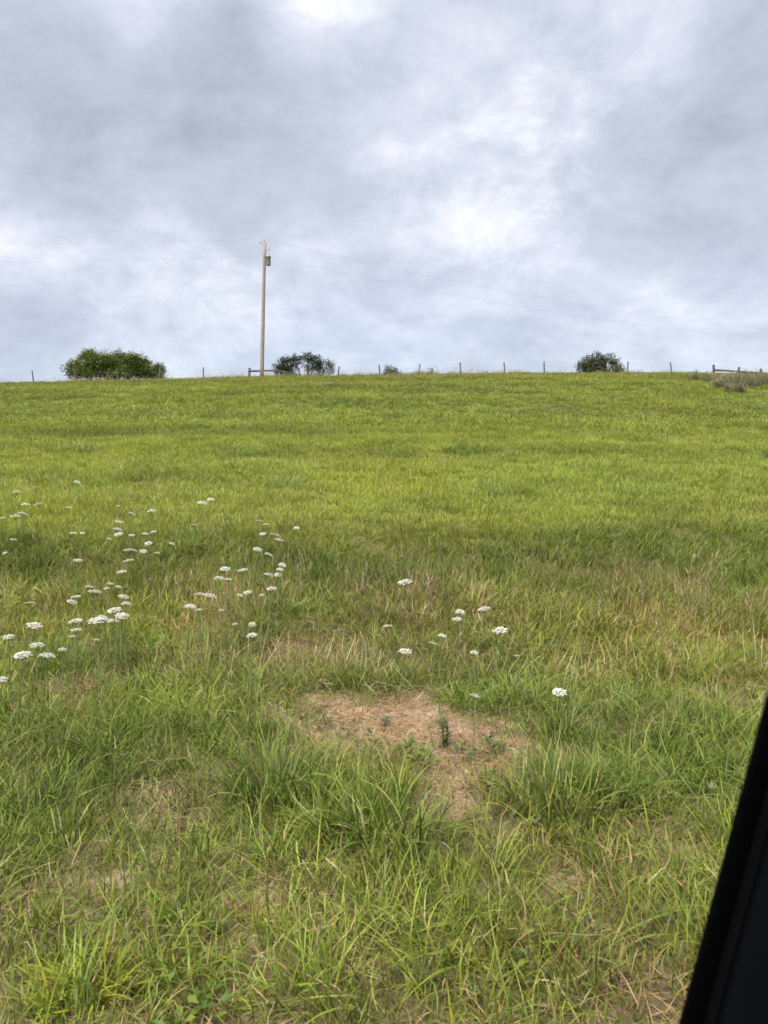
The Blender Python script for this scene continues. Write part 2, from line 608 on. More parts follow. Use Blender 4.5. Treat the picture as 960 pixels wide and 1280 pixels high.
def green_tuft(n, rad, h0, h1, width, lean, curl, segs, mixw, base=True):
    t = Tuft()
    for _ in range(n):
        r, a = rad * math.sqrt(random.random()), random.uniform(0, 2 * math.pi)
        col = jit(pick(mixw), 0.22)
        h = random.uniform(h0, h1)
        dead = col[0] > col[1]
        az = a + random.gauss(0, 0.9)
        t.blade((r * math.cos(a), r * math.sin(a), -0.012), az, h, width * random.choice((0.5, 0.75, 1.0, 1.0, 1.2, 1.45)),
                abs(random.gauss(lean, lean * 0.5)), abs(random.gauss(curl, curl * 0.5)), segs, col,
                tipcol=jit(pick({STRAW: 0.6, YELLOW: 1.6, GREEN_L: 6})) if not dead else None,
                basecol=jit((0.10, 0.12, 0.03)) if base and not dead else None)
    return t


def straw_litter(n, rad, segs=2):
    t = Tuft()
    for _ in range(n):
        r, a = rad * math.sqrt(random.random()), random.uniform(0, 2 * math.pi)
        t.blade((r * math.cos(a), r * math.sin(a), random.uniform(0.0, 0.025)), random.uniform(0, 6.3), random.uniform(0.04, 0.17),
                random.uniform(0.002, 0.0045), random.uniform(1.25, 1.62), random.uniform(-0.3, 0.35), segs,
                jit(pick({STRAW: 5, (0.30, 0.20, 0.125): 4, BROWN: 3, (0.42, 0.35, 0.22): 1.5}), 0.25))
    return t


def seed_stem(n, rad, h0, h1, col, head):
    t = Tuft()
    for _ in range(n):
        r, a = rad * math.sqrt(random.random()), random.uniform(0, 2 * math.pi)
        az, h = random.uniform(0, 6.3), random.uniform(h0, h1)
        b = (r * math.cos(a), r * math.sin(a), 0)
        ln = random.uniform(0.05, 0.3)
        t.blade(b, az, h, 0.003, ln, 0.2, 3, jit(col))
        top = Vector(b) + Vector((math.cos(az) * math.sin(ln + 0.1), math.sin(az) * math.sin(ln + 0.1), math.cos(ln + 0.1))) * h * 0.9
        for k in range(6):
            t.blade(top + Vector((0, 0, -0.012 * k)), random.uniform(0, 6.3), head * random.uniform(0.6, 1.1), 0.005, random.uniform(0.2, 0.9), 0.4, 2, jit(col))
    return t


def arrays(t):
    """a tuft as numpy arrays: vertices, colours, loop indices, loop totals"""
    return (np.array([tuple(v) for v in t.v], np.float32), np.array(t.c, np.float32),
            np.concatenate([np.array(f, np.int32) for f in t.f]), np.array([len(f) for f in t.f], np.int32))


def mats(rx, ry, rz, sc):
    """rotation by rz, then a lean by rx and ry, scaled"""
    cx, sx, cy, sy, cz, sz = np.cos(rx), np.sin(rx), np.cos(ry), np.sin(ry), np.cos(rz), np.sin(rz)
    z, o = np.zeros_like(cx), np.ones_like(cx)
    X = np.stack([o, z, z, z, cx, -sx, z, sx, cx], 1).reshape(-1, 3, 3)
    Y = np.stack([cy, z, sy, z, o, z, -sy, z, cy], 1).reshape(-1, 3, 3)
    Z = np.stack([cz, -sz, z, sz, cz, z, z, z, o], 1).reshape(-1, 3, 3)
    return (X @ Y @ Z) * sc[:, None, :]


def compose(protos, idx, pos, M, tint):
    """many tufts as one mesh's arrays"""
    Vs, Cs, Ls, Ts, off = [], [], [], [], 0
    for k in np.unique(idx):
        v, c, l, t = protos[k]
        s = np.where(idx == k)[0]
        V = np.einsum('kij,nj->kni', M[s], v) + pos[s][:, None, :]
        Vs.append(V.reshape(-1, 3)); Cs.append((c[None] * tint[s][:, None, :3]).reshape(-1, 3))
        Ls.append((l[None] + (off + np.arange(len(s)) * len(v))[:, None]).ravel()); Ts.append(np.tile(t, len(s)))
        off += len(s) * len(v)
    return np.concatenate(Vs), np.concatenate(Cs), np.concatenate(Ls), np.concatenate(Ts)


def array_obj(name, A, m, link=True):
    V, C, Lp, T = A
    me = bpy.data.meshes.new(name)
    me.vertices.add(len(V)); me.vertices.foreach_set('co', V.astype(np.float32).ravel())
    me.loops.add(len(Lp)); me.loops.foreach_set('vertex_index', Lp.astype(np.int32))
    me.polygons.add(len(T)); me.polygons.foreach_set('loop_start', np.concatenate([[0], np.cumsum(T)[:-1]]).astype(np.int32))
    a = me.attributes.new('leafcol', 'FLOAT_COLOR', 'POINT')
    c = np.ones((len(V), 4), np.float32); c[:, :3] = C
    a.data.foreach_set('color', c.ravel())
    me.materials.append(m)
    me.update(calc_edges=True)
    o = bpy.data.objects.new(name, me)
    if link: COL.objects.link(o)
    return o


def leafy(n, rad, h):
    """low broad-leaved weed growing through the grass"""
    t = Tuft()
    for _ in range(n):
        a, r = random.uniform(0, 6.3), rad * math.sqrt(random.random())
        d = random.uniform(0, 6.3)
        t.leaf((r * math.cos(a), r * math.sin(a), random.uniform(0.2, 1.0) * h), (math.cos(d), math.sin(d), random.uniform(-0.1, 0.6)), (0, 0, 1),
               random.uniform(0.02, 0.045), random.uniform(0.012, 0.02), jit(pick({GREEN_M: 3, GREEN_D: 2, (0.085, 0.13, 0.04): 2}), 0.2))
    return t


class Library:
    """tuft shapes by kind"""
    def __init__(self):
        self.a, self.kinds = [], {}

    def add(self, kind, tuft):
        self.kinds.setdefault(kind, []).append(len(self.a))
        self.a.append(arrays(tuft))

    def choose(self, kinds_p, n):
        P = np.stack([np.broadcast_to(np.asarray(p, float), (n,)) for _, p in kinds_p], 1)
        P = P / P.sum(1, keepdims=True)
        c = (np.cumsum(P, 1) < rng.random((n, 1))).sum(1).clip(0, len(kinds_p) - 1)
        idx = np.zeros(n, int)
        for k, (kind, _) in enumerate(kinds_p):
            q = c == k
            idx[q] = rng.choice(self.kinds[kind], q.sum())
        return idx


class Patches:
    """turf patches, each a small mesh of many tufts, that one grass object spreads over the hill"""
    def __init__(self, name):
        self.col = bpy.data.collections.new(name)
        self.kinds, self.n = {}, 0

    def put(self, kind, o):
        self.col.objects.link(o)
        self.kinds.setdefault(kind, []).append(self.n)
        self.n += 1

    def add(self, kind, lib, kinds_p, radius, tufts, smin=0.7, smax=1.25, tilt=0.2):
        r, a = radius * np.sqrt(rng.random(tufts)), rng.uniform(0, 6.283, tufts)
        keep = rng.random(tufts) < 1.15 - 0.6 * (r / radius) ** 3
        r, a = r[keep], a[keep]
        n = len(r)
        pos = np.stack([r * np.cos(a), r * np.sin(a), np.zeros(n)], 1)
        sc = rng.uniform(smin, smax, (n, 1)) * np.ones((n, 3))
        g = vnoise(pos[:, 0] * 6 / radius * 0.5 + self.n * 9.1, pos[:, 1] * 6 / radius * 0.5, 97)
        sc[:, 2] *= 0.7 + 0.6 * g
        tint = (rng.uniform(0.8, 1.2, (n, 1)) * (0.85 + 0.3 * g[:, None])) * np.ones((n, 3))
        M = mats(rng.normal(0, tilt, n), rng.normal(0, tilt, n), rng.uniform(0, 6.283, n), sc)
        self.put(kind, array_obj('turf_patch_%03d' % self.n, compose(lib.a, lib.choose(kinds_p, n), pos, M, tint), M_GRASS, link=False))

    choose = Library.choose


def lay_patches(name, patches, x, y, kinds_p, smin, smax, label, hscale=1.0, tint=None, eps=0.3):
    """patches follow the slope of the ground"""
    n = len(x)
    dzdx = (ground(x + eps, y) - ground(x - eps, y)) / (2 * eps)
    dzdy = (ground(x, y + eps) - ground(x, y - eps)) / (2 * eps)
    M = mats(np.arctan(dzdy), -np.arctan(dzdx), rng.uniform(0, 6.283, n), np.ones((n, 3)))
    ry = -np.arcsin(np.clip(M[:, 2, 0], -1, 1)); rx = np.arctan2(M[:, 2, 1], M[:, 2, 2]); rz = np.arctan2(M[:, 1, 0], M[:, 0, 0])
    s = rng.uniform(smin, smax, n)
    z = ground(x, y)
    return scatter(name, patches, np.stack([x, y, z], 1), np.stack([rx, ry, rz], 1), np.stack([s, s, s * hscale], 1),
                   patches.choose(kinds_p, n), patch_tint(x, y) if tint is None else tint, label)


def plant(name, lib, x, y, kinds_p, smin, smax, label, tilt=0.2, tint=None, zoff=0.0, hscale=1.0):
    """tufts set one by one into the ground"""
    n = len(x)
    s = rng.uniform(smin, smax, n)
    sc = np.stack([s, s, s * hscale], 1)
    M = mats(rng.normal(0, tilt, n), rng.normal(0, tilt, n), rng.uniform(0, 6.283, n), sc)
    pos = np.stack([x, y, ground(x, y) + zoff], 1)
    o = array_obj(name, compose(lib.a, lib.choose(kinds_p, n), pos, M, patch_tint(x, y) if tint is None else tint), M_WEED)
    tag(o, label, kind='stuff')
    return o


def scatter(name, protos, pts, rot, scl, idx, tint, label):
    me = bpy.data.meshes.new(name)
    me.vertices.add(len(pts))
    me.vertices.foreach_set('co', np.asarray(pts, np.float32).ravel())
    for nm, ty, key, arr in (('rot', 'FLOAT_VECTOR', 'vector', rot), ('scl', 'FLOAT_VECTOR', 'vector', scl),
                             ('idx', 'INT', 'value', idx), ('tint', 'FLOAT_COLOR', 'color', tint)):
        a = me.attributes.new(nm, ty, 'POINT')
        a.data.foreach_set(key, np.asarray(arr, np.int32 if ty == 'INT' else np.float32).ravel())
    me.materials.append(M_GRASS)
    o = bpy.data.objects.new(name, me)
    COL.objects.link(o)
    ng = bpy.data.node_groups.new(name + '_scatter', 'GeometryNodeTree')
    ng.interface.new_socket('Geometry', in_out='INPUT', socket_type='NodeSocketGeometry')
    ng.interface.new_socket('Geometry', in_out='OUTPUT', socket_type='NodeSocketGeometry')
    N, L = ng.nodes, ng.links
    gi, go = N.new('NodeGroupInput'), N.new('NodeGroupOutput')
    ci = N.new('GeometryNodeCollectionInfo')
    ci.inputs['Collection'].default_value = protos.col
    ci.inputs['Separate Children'].default_value = True
    ci.inputs['Reset Children'].default_value = True
    iop = N.new('GeometryNodeInstanceOnPoints')
    iop.inputs['Pick Instance'].default_value = True
    L.new(gi.outputs[0], iop.inputs['Points'])
    L.new(ci.outputs[0], iop.inputs['Instance'])
    for nm, ty, sock in (('rot', 'FLOAT_VECTOR', 'Rotation'), ('scl', 'FLOAT_VECTOR', 'Scale'), ('idx', 'INT', 'Instance Index')):
        a = N.new('GeometryNodeInputNamedAttribute')
        a.data_type = ty
        a.inputs['Name'].default_value = nm
        L.new([q for q in a.outputs if q.enabled and q.name == 'Attribute'][0], iop.inputs[sock])
    L.new(iop.outputs[0], go.inputs[0])
    md = o.modifiers.new('scatter', 'NODES')
    md.node_group = ng
    tag(o, label, kind='stuff')
    return o


def random_field(y0, y1, dens, k=0.58, m=0.9):
    """points over the strip of hillside between two distances"""
    W = k * y1 + m
    n = int(dens * 2 * W * (y1 - y0))
    x, y = rng.uniform(-W, W, n), rng.uniform(y0, y1, n)
    keep = np.abs(x) < k * y + m
    return x[keep], y[keep]


def grid_field(y0, y1, step, k, m):
    """an even but jittered covering of the strip"""
    W = k * y1 + m
    X, Y = np.meshgrid(np.arange(-W, W, step), np.arange(y0, y1, step * 0.87))
    X = X + (np.arange(X.shape[0]) % 2)[:, None] * step / 2
    x = X.ravel() + rng.normal(0, step * 0.14, X.size); y = Y.ravel() + rng.normal(0, step * 0.14, X.size)
    keep = np.abs(x) < k * y + m
    return x[keep], y[keep]


def patch_tint(x, y, far=False):
    """patches of yellower, greener and browner growth (the plants' own colour)"""
    n1 = fbm(x * 0.45, y * 0.45, 71, 3)
    n2 = fbm(x * 0.22, y * 0.75, 73, 4)
    n3 = vnoise(x * 3.1, y * 3.1, 79)
    yel, brn = sstep(0.42, 0.7, n1), sstep(0.52, 0.75, n2) * 0.28
    n4 = fbm(x * 0.09, y * 0.85, 83, 4)
    br = 0.82 + 0.18 * n3 + 0.34 * sstep(0.3, 0.7, n4)
    t = np.ones((len(x), 4))
    t[:, 0] = br * (1 + 0.12 * yel + 0.30 * brn)
    t[:, 1] = br * (1 + 0.08 * yel + 0.02 * brn)
    t[:, 2] = br * (1 - 0.08 * yel + 0.35 * brn)
    olive = np.exp(-((y - 6.0) / 1.0) ** 2) * sstep(0.35, 0.6, fbm(x * 0.9, y * 1.2, 87, 3)) + 0.5 * sstep(28, 52, y) + 0.6 * (y < 5.6) * sstep(0.5, 0.68, fbm(x * 1.6, y * 1.6, 89, 3))
    t[:, 0] *= 1 + 0.10 * olive; t[:, 1] *= 1 - 0.09 * olive; t[:, 2] *= 1 + 0.25 * olive
    return t * rng.uniform(0.86, 1.12, (len(x), 1))


MIX_LUSH = {GREEN_D: 4.0, GREEN_M: 5.5, GREEN_L: 2.4, YELLOW: 0.7, STRAW: 0.3, PALE: 0.6}
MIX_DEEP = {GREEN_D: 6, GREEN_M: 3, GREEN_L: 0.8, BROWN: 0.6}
MIX_ROUGH = {GREEN_D: 2.5, GREEN_M: 4, GREEN_L: 3, YELLOW: 2.4, STRAW: 1.3, BROWN: 0.9, PALE: 0.5}
MIX_FIELD = {GREEN_M: 3.2, GREEN_L: 5.5, YELLOW: 4.5, STRAW: 0.6, PALE: 0.9}
MIX_DRY = {STRAW: 4, BROWN: 2, YELLOW: 1, GREEN_M: 1}


def build_grass():
    lb = Library()
    for _ in range(6):
        lb.add('mat', green_tuft(20, 0.075, 0.04, 0.13, 0.0042, 0.75, 0.9, 3, MIX_LUSH))
        lb.add('tall', green_tuft(22, 0.07, 0.11, 0.29, 0.0048, 0.55, 1.35, 5, MIX_LUSH))
        lb.add('rough', green_tuft(20, 0.08, 0.05, 0.17, 0.0044, 0.8, 0.9, 4, MIX_ROUGH))
        lb.add('dead', green_tuft(18, 0.09, 0.05, 0.14, 0.0040, 1.1, 0.6, 3, MIX_DRY, base=False))
        lb.add('flop', green_tuft(20, 0.08, 0.16, 0.34, 0.0048, 0.95, 0.9, 6, MIX_LUSH))
        lb.add('laid', green_tuft(22, 0.10, 0.22, 0.42, 0.0050, 1.15, 0.45, 4, {STRAW: 3, PALE: 3, YELLOW: 2, GREEN_M: 3, BROWN: 1}, base=False))
        lb.add('straw', straw_litter(14, 0.09))
        lb.add('clover', leafy(24, 0.10, 0.06))
    for _ in range(3):
        lb.add('seed', seed_stem(3, 0.06, 0.28, 0.48, (0.27, 0.215, 0.11), 0.05))
    # --- near verge
    x, y = random_field(1.5, 6.6, 390)
    b = bare(x, y)
    lush = lushness(x, y)
    keep = rng.random(len(x)) > b * 0.985 + 0.15 * (1 - lush)
    x, y, lush = x[keep], y[keep], lush[keep]
    plant('grass', lb, x, y, [('mat', 1.0), ('rough', 0.6 - 0.3 * lush), ('dead', 0.42 * (1 - 0.75 * lush)), ('straw', 0.30 * (1 - 0.6 * lush)), ('clover', 0.05)], 0.7, 1.25,
          'short green grass with dry thatch covering the verge', tilt=0.32)
    x, y = random_field(1.5, 6.8, 195)
    b = np.maximum(bare(x, y + 0.05), bare(x, y + 0.2))
    b = np.maximum(b, (y < 3.3) * 0.75 * np.maximum(bare(x, y + 0.35), bare(x, y + 0.5)))
    lush = lushness(x, y)
    keep = rng.random(len(x)) < (0.10 + 0.90 * lush) * np.clip(1 - 1.4 * b, 0, 1) ** 2
    x, y, lush = x[keep], y[keep], lush[keep]
    plant('tall_grass', lb, x, y, [('tall', 0.25 + 0.8 * lush), ('flop', 0.65 + 0 * lush), ('seed', 0.015)], 0.55, 1.15,
          'long arching grass blades in clumps around the bare earth', tilt=0.32, hscale=rng.uniform(0.7, 1.1, len(x)))
    # --- stems lying over the low bank behind the bare earth
    n = 240
    px, py = rng.uniform(230, 960, n), rng.normal(848, 9, n)
    keep = (px < 480) | (rng.random(n) < 0.35)
    q = np.array([at(a, b) for a, b in zip(px[keep], py[keep])])
    plant('laid_grass', lb, q[:, 0], q[:, 1], [('laid', 1.0)], 0.7, 1.1, 'long pale stems lying flat over the low bank behind the bare earth', tilt=0.15)
    # --- litter on the bare earth
    x, y = random_field(1.5, 6.0, 480, 0.5, 0.6)
    b = bare(x, y)
    keep = rng.random(len(x)) < b * 0.85
    x, y = x[keep], y[keep]
    plant('dry_grass_litter', lb, x, y, [('straw', 1.0), ('dead', 0.06)], 0.6, 1.2, 'dry straw scattered over the bare earth patches', tilt=0.08,
          tint=np.concatenate([rng.uniform(0.9, 1.4, (len(x), 1)) * np.array([[1.05, 0.97, 0.90]]), np.ones((len(x), 1))], 1), zoff=-0.015)
    # --- crumbs of earth on the bare earth
    lc = Library()
    for _ in range(6):
        t = Tuft()
        bm = bmesh.new(); bmesh.ops.create_icosphere(bm, subdivisions=1, radius=0.011)
        for v in bm.verts:
            t.v.append(Vector((v.co.x, v.co.y, v.co.z * 0.7)) * random.uniform(0.65, 1.25)); t.c.append(np.array(jit((0.40, 0.30, 0.215), 0.15)))
        t.f = [tuple(v.index for v in f.verts) for f in bm.faces]; bm.free()
        lc.add('crumb', t)
    x, y = random_field(1.5, 6.0, 900, 0.5, 0.6)
    keep = rng.random(len(x)) < bare(x, y) ** 2 * 0.8
    x, y = x[keep], y[keep]
    plant('earth_crumbs', lc, x, y, [('crumb', 1.0)], 0.3, 1.5, 'crumbs of dry tan earth lying on the bare patches', tilt=1.0, zoff=-0.02,
          tint=np.concatenate([rng.uniform(0.7, 1.25, (len(x), 1)) * np.ones((1, 3)), np.ones((len(x), 1))], 1))
    # --- rough meadow between verge and field
    lm = Library()
    for _ in range(6):
        lm.add('rough', green_tuft(32, 0.10, 0.06, 0.19, 0.0050, 0.70, 0.9, 4, MIX_ROUGH))
        lm.add('lush', green_tuft(32, 0.10, 0.07, 0.22, 0.0055, 0.60, 0.9, 4, MIX_LUSH))
        lm.add('bank_shade', green_tuft(30, 0.10, 0.08, 0.22, 0.0055, 0.60, 0.9, 4, MIX_DEEP))
        lm.add('dead', green_tuft(26, 0.10, 0.06, 0.18, 0.0046, 0.85, 0.8, 3, MIX_DRY, base=False))
        lm.add('field', green_tuft(38, 0.12, 0.03, 0.09, 0.0050, 0.60, 0.7, 3, MIX_FIELD))
    for _ in range(3):
        lm.add('seed', seed_stem(3, 0.10, 0.2, 0.38, (0.25, 0.20, 0.10), 0.05))
    pm = Patches('meadow_patches')
    for _ in range(4):
        pm.add('rough', lm, [('rough', 1.0), ('lush', 0.35), ('dead', 0.22), ('seed', 0.05)], 0.38, 85)
        pm.add('lush', lm, [('lush', 1.0), ('rough', 0.4), ('seed', 0.02)], 0.38, 85)
        pm.add('dry', lm, [('rough', 1.0), ('dead', 0.75), ('seed', 0.14)], 0.38, 85)
        pm.add('bank_shade', lm, [('bank_shade', 1.0), ('lush', 0.25)], 0.38, 85)
        pm.add('field', lm, [('field', 1.0), ('rough', 0.06), ('seed', 0.006)], 0.38, 95)
    x, y = grid_field(6.25, 19, 0.47, 0.60, 1.3)
    n = fbm(x * 0.7, y * 1.0, 33, 3)
    edge = 8.1 + 0.05 * x + 0.5 * (fbm(x * 0.5, x * 0 + 3.3, 5, 2) - 0.5) * 2
    fieldw = sstep(-0.1, 0.5, y - edge - 0.5 * (fbm(x * 0.8, y * 0.4, 35, 2) - 0.5))
    lush = sstep(0.42, 0.62, n); dry = sstep(0.45, 0.62, fbm(x * 0.6, y * 0.9, 36, 3))
    bank_shade = np.exp(-((y - edge + 0.5) / 0.45) ** 2) * np.maximum(np.exp(-((x - 0.3) / 1.2) ** 2), np.maximum(0.5 * np.exp(-((x + 3.4) / 1.0) ** 2), 0.25 * np.exp(-((x - 3.2) / 0.8) ** 2))) * 3.0  # darker blades below the bank's edge: its shade put into the grass colour
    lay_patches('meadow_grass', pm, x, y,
                [('field', fieldw * 4.0 + 0.02), ('rough', (1 - fieldw) * 0.7 + 0.10 * dry), ('lush', (1 - fieldw) * (lush * 1.2 + 0.9 * sstep(6.8, 7.6, y)) + 0.10 * lush), ('dry', (1 - fieldw) * (0.3 + dry) * 1.3 * (1 - sstep(6.9, 7.8, y))), ('bank_shade', bank_shade)], 0.85, 1.15,
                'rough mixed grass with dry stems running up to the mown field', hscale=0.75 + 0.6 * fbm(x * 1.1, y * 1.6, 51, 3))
    # --- hillside
    lf = Library()
    for _ in range(5):
        lf.add('field', green_tuft(34, 0.18, 0.03, 0.10, 0.010, 0.60, 0.6, 3, MIX_FIELD))
        lf.add('green', green_tuft(34, 0.18, 0.05, 0.14, 0.011, 0.55, 0.6, 3, MIX_LUSH))
        lf.add('dry', green_tuft(32, 0.18, 0.04, 0.12, 0.009, 0.65, 0.7, 3, MIX_ROUGH))
    pf = Patches('field_patches')
    for _ in range(4):
        pf.add('field', lf, [('field', 1.0), ('green', 0.15)], 0.85, 135)
        pf.add('green', lf, [('green', 1.0), ('field', 0.5)], 0.85, 135)
        pf.add('dry', lf, [('dry', 1.0), ('field', 0.6)], 0.85, 135)
    x, y = grid_field(18.3, 76, 1.05, 0.60, 2.5)
    g = sstep(0.5, 0.66, fbm(x * 0.13, y * 0.45, 37, 4)); d = sstep(0.5, 0.64, fbm(x * 0.16, y * 0.4, 39, 4))
    lay_patches('field_grass', pf, x, y, [('field', 1.0), ('green', 0.15 + 0.9 * g), ('dry', 0.10 + 0.7 * d)], 0.85, 1.15,
                'short yellow-green grass covering the hillside up to its crest', hscale=0.8 + 0.5 * fbm(x * 0.3, y * 1.0, 53, 3), eps=0.6)
    # --- unmown fringe along the fence
    lh = Library()
    for _ in range(5):
        lh.add('tall', green_tuft(30, 0.25, 0.2, 0.45, 0.012, 0.25, 0.5, 3, {STRAW: 3, GREEN_M: 3, YELLOW: 2, BROWN: 1}))
        lh.add('seed', seed_stem(5, 0.25, 0.4, 0.75, (0.33, 0.26, 0.15), 0.12))
    n = 2300
    x = rng.uniform(-40, 40, n)
    y = 58.9 + rng.normal(0, 1.0, n)
    keep = rng.random(n) < 0.22 + 0.78 * sstep(0.4, 0.65, fbm(x * 0.35, y * 0, 47, 2))
    x, y = x[keep], y[keep]
    xs = np.concatenate([rng.uniform(a, b, 45) for a, b in ((-25.5, -17.5), (-8.6, -4), (15, 18.6), (2, 4))])
    x = np.concatenate([x, xs]); y = np.concatenate([y, rng.uniform(56.8, 58.6, len(xs))])
    plant('fringe_grass', lh, x, y, [('tall', 1.0), ('seed', 0.6)], 0.6, 1.1, 'unmown tan grass and seed stems along the fence line')


build_grass()


# ------------------------------------------------------------------ brown weed bed by the corner of the fence
def build_weed_bed():
    pw = Library()
    for _ in range(5):
        t = Tuft()
        for s in range(9):
            a, r = random.uniform(0, 6.3), 0.3 * math.sqrt(random.random())
            b = Vector((r * math.cos(a), r * math.sin(a), 0))
            h, az, ln = random.uniform(0.35, 0.9), random.uniform(0, 6.3), random.uniform(0.03, 0.3)
            t.blade(b, az, h, 0.012, ln, 0.1, 3, jit((0.10, 0.08, 0.055)))
            d = Vector((math.cos(az) * math.sin(ln), math.sin(az) * math.sin(ln), math.cos(ln)))
            for k in range(16):
                u = random.uniform(0.15, 1.0)
                q = b + d * h * u
                t.leaf(q, (random.gauss(0, 1), random.gauss(0, 1), random.gauss(0.5, 0.6)), (0, 0, 1), random.uniform(0.06, 0.14), 0.035,
                       jit(pick({(0.22, 0.195, 0.12): 3, (0.18, 0.185, 0.075): 4, (0.08, 0.105, 0.035): 2 if u < 0.5 else 0.6, (0.26, 0.225, 0.165): 2}), 0.25))
        pw.add('weed', t)
    pts = []
    while len(pts) < 300:
        px, py = random.uniform(858, 1010), random.uniform(476, 492)
        if py > 488 - 6 * max(0, (905 - px) / 40) + 5 * math.sin(px * 0.07): continue
        pts.append(at(px, py))
    x, y = np.array(pts).T
    n = len(x)
    tint = np.ones((n, 4)); tint[:, :3] *= rng.uniform(0.8, 1.25, (n, 1))
    plant('dry_weeds', pw, x, y, [('weed', 1.0)], 0.4, 0.75, 'bed of grey-brown dry weeds below the braced fence corner', tint=tint)


build_weed_bed()


# ------------------------------------------------------------------ shrubs along the fence
def shrub(label, lobes, Y, leaf_n, cols, leaf=0.13, stems=5, gap=0.35, depth=0.8, group='shrubs growing along the fence'):
    """lobes: crown lumps as (px, py, radius x, radius y) in the photograph, built at distance Y as rounded volumes"""
    s = Y / FPX
    L = []
    for (px, py, rx, ry) in lobes:
        c = at_depth(px, py, Y)
        L.append((c.x, Y + random.uniform(-0.5, 0.5) * rx * s * depth, c.z, rx * s, rx * s * depth, ry * s))
    bx = sum(l[0] for l in L) / len(L)
    gz = float(ground(np.array(bx), np.array(Y)))
    root = empty('shrub', (bx, Y, gz))
    tag(root, label, 'shrub', group)
    org = Vector((bx, Y, gz))
    parts = []
    for l in L:
        for k in range(max(1, stems // len(L) + 1)):
            b = Vector((bx + (l[0] - bx) * 0.55 + random.uniform(-0.2, 0.2), Y + random.uniform(-0.3, 0.3), gz - 0.1))
            b.z = float(ground(np.array(b.x), np.array(b.y))) - 0.1
            e = Vector((l[0] + random.uniform(-0.4, 0.4) * l[3], l[1] + random.uniform(-0.4, 0.4) * l[4], l[2] + random.uniform(0.0, 0.5) * l[5]))
            m = (b + e) / 2 + Vector((random.uniform(-0.15, 0.15), random.uniform(-0.15, 0.15), 0))
            parts.append(tube([b - org, m - org, e - org], [0.07, 0.05, 0.02], 6))
            for q in range(3):
                e2 = m.lerp(e, random.uniform(0, 0.8)); e3 = e2 + Vector((random.gauss(0, 0.5) * l[3], random.gauss(0, 0.5) * l[4], random.uniform(0.3, 0.9) * l[5]))
                parts.append(tube([e2 - org, e3 - org], [0.025, 0.008], 5))
    V, F = merge(parts)
    mesh_obj('trunk', V, F, M_BARK, root)
    t = Tuft()
    vol = np.array([l[3] * l[5] for l in L]); vol = vol / vol.sum()
    # twig ends carry the leaves in sprays, which gives clumps and holes
    nspray = leaf_n // 14
    for _ in range(nspray):
        l = L[rng.choice(len(L), p=vol)]
        d = Vector((random.gauss(0, 1), random.gauss(0, 1), random.gauss(0, 1))).normalized()
        rr = random.uniform(0.35, 1.0) ** 0.6 * random.uniform(0.85, 1.04)
        if random.random() < 0.07: rr = random.uniform(1.0, 1.28)
        c = Vector((l[0] + d.x * l[3] * rr, l[1] + d.y * l[4] * rr, l[2] + d.z * l[5] * rr))
        if c.z < gz + 0.05: continue
        if vnoise(np.array(c.x * 1.9), np.array(c.z * 1.9 + c.y), 91) < gap * 0.9 and random.random() < 0.85: continue
        g = random.uniform(0.7, 1.3)
        cc = pick(cols)
        for k in range(14):
            q = c + Vector((random.gauss(0, 1), random.gauss(0, 1), random.gauss(0, 0.8))) * leaf * 0.95
            t.leaf(q - org, (random.gauss(0, 1) + d.x, random.gauss(0, 1) + d.y, random.gauss(0, 1) + 0.3), (random.gauss(0, 0.4), random.gauss(0, 0.4), 1),
                   leaf * random.uniform(0.7, 1.3), leaf * random.uniform(0.45, 0.7), jit(tuple(v * g for v in cc), 0.15))
    t.obj('crown', M_LEAF, root)
    return root


C_OLIVE = {(0.115, 0.150, 0.030): 4, (0.085, 0.118, 0.026): 4, (0.165, 0.190, 0.040): 2, (0.045, 0.068, 0.022): 2}
C_DARK = {(0.042, 0.060, 0.032): 4, (0.030, 0.046, 0.030): 3, (0.065, 0.082, 0.038): 2}
C_MID = {(0.065, 0.090, 0.034): 4, (0.045, 0.066, 0.030): 3, (0.100, 0.115, 0.042): 2}
C_DRY = {(0.12, 0.10, 0.05): 3, (0.07, 0.08, 0.03): 3}
shrub('broad olive-green thicket, widest clump of bushes on the crest',
      [(95, 463, 13, 12), (107, 453, 13, 14), (112, 446, 8, 8), (126, 453, 14, 13), (140, 452, 12, 12), (152, 453, 13, 13), (167, 453, 13, 11), (177, 457, 11, 10),
       (186, 462, 9, 9), (198, 463, 8, 9), (110, 466, 14, 9), (135, 466, 16, 9), (160, 466, 16, 9), (182, 469, 12, 6), (199, 470, 7, 6)], 62.5, 25000, C_OLIVE, 0.15, 14, 0.12)
shrub('dark green open tree with gaps, right beside the utility pole',
      [(349, 460, 9, 8), (358, 455, 11, 10), (369, 453, 9, 9), (361, 464, 12, 7), (385, 447, 7, 6), (393, 451, 9, 7), (400, 457, 7, 6), (388, 460, 7, 7), (411, 456, 5, 5), (413, 463, 5, 5), (399, 465, 6, 5)],
      66, 8500, C_DARK, 0.14, 9, 0.36)
shrub('small round dark bush alone between two fence posts', [(488, 464, 8, 7), (495, 466, 7, 5), (483, 467, 5, 4)], 64, 1300, C_MID, 0.12, 3, 0.25)
shrub('low brownish bush with bare twigs at a fence post', [(523, 466, 8, 4), (532, 466, 7, 3), (541, 464, 6, 6)], 63, 700, C_DRY, 0.10, 8, 0.5)
shrub('spiky-topped green bush standing alone before the fence',
      [(728, 459, 8, 8), (736, 454, 9, 10), (748, 451, 9, 11), (759, 452, 9, 10), (769, 455, 8, 10), (774, 461, 6, 6), (750, 462, 16, 7), (735, 464, 10, 6), (766, 464, 10, 6)], 58.2, 7500, C_MID, 0.13, 8, 0.34)


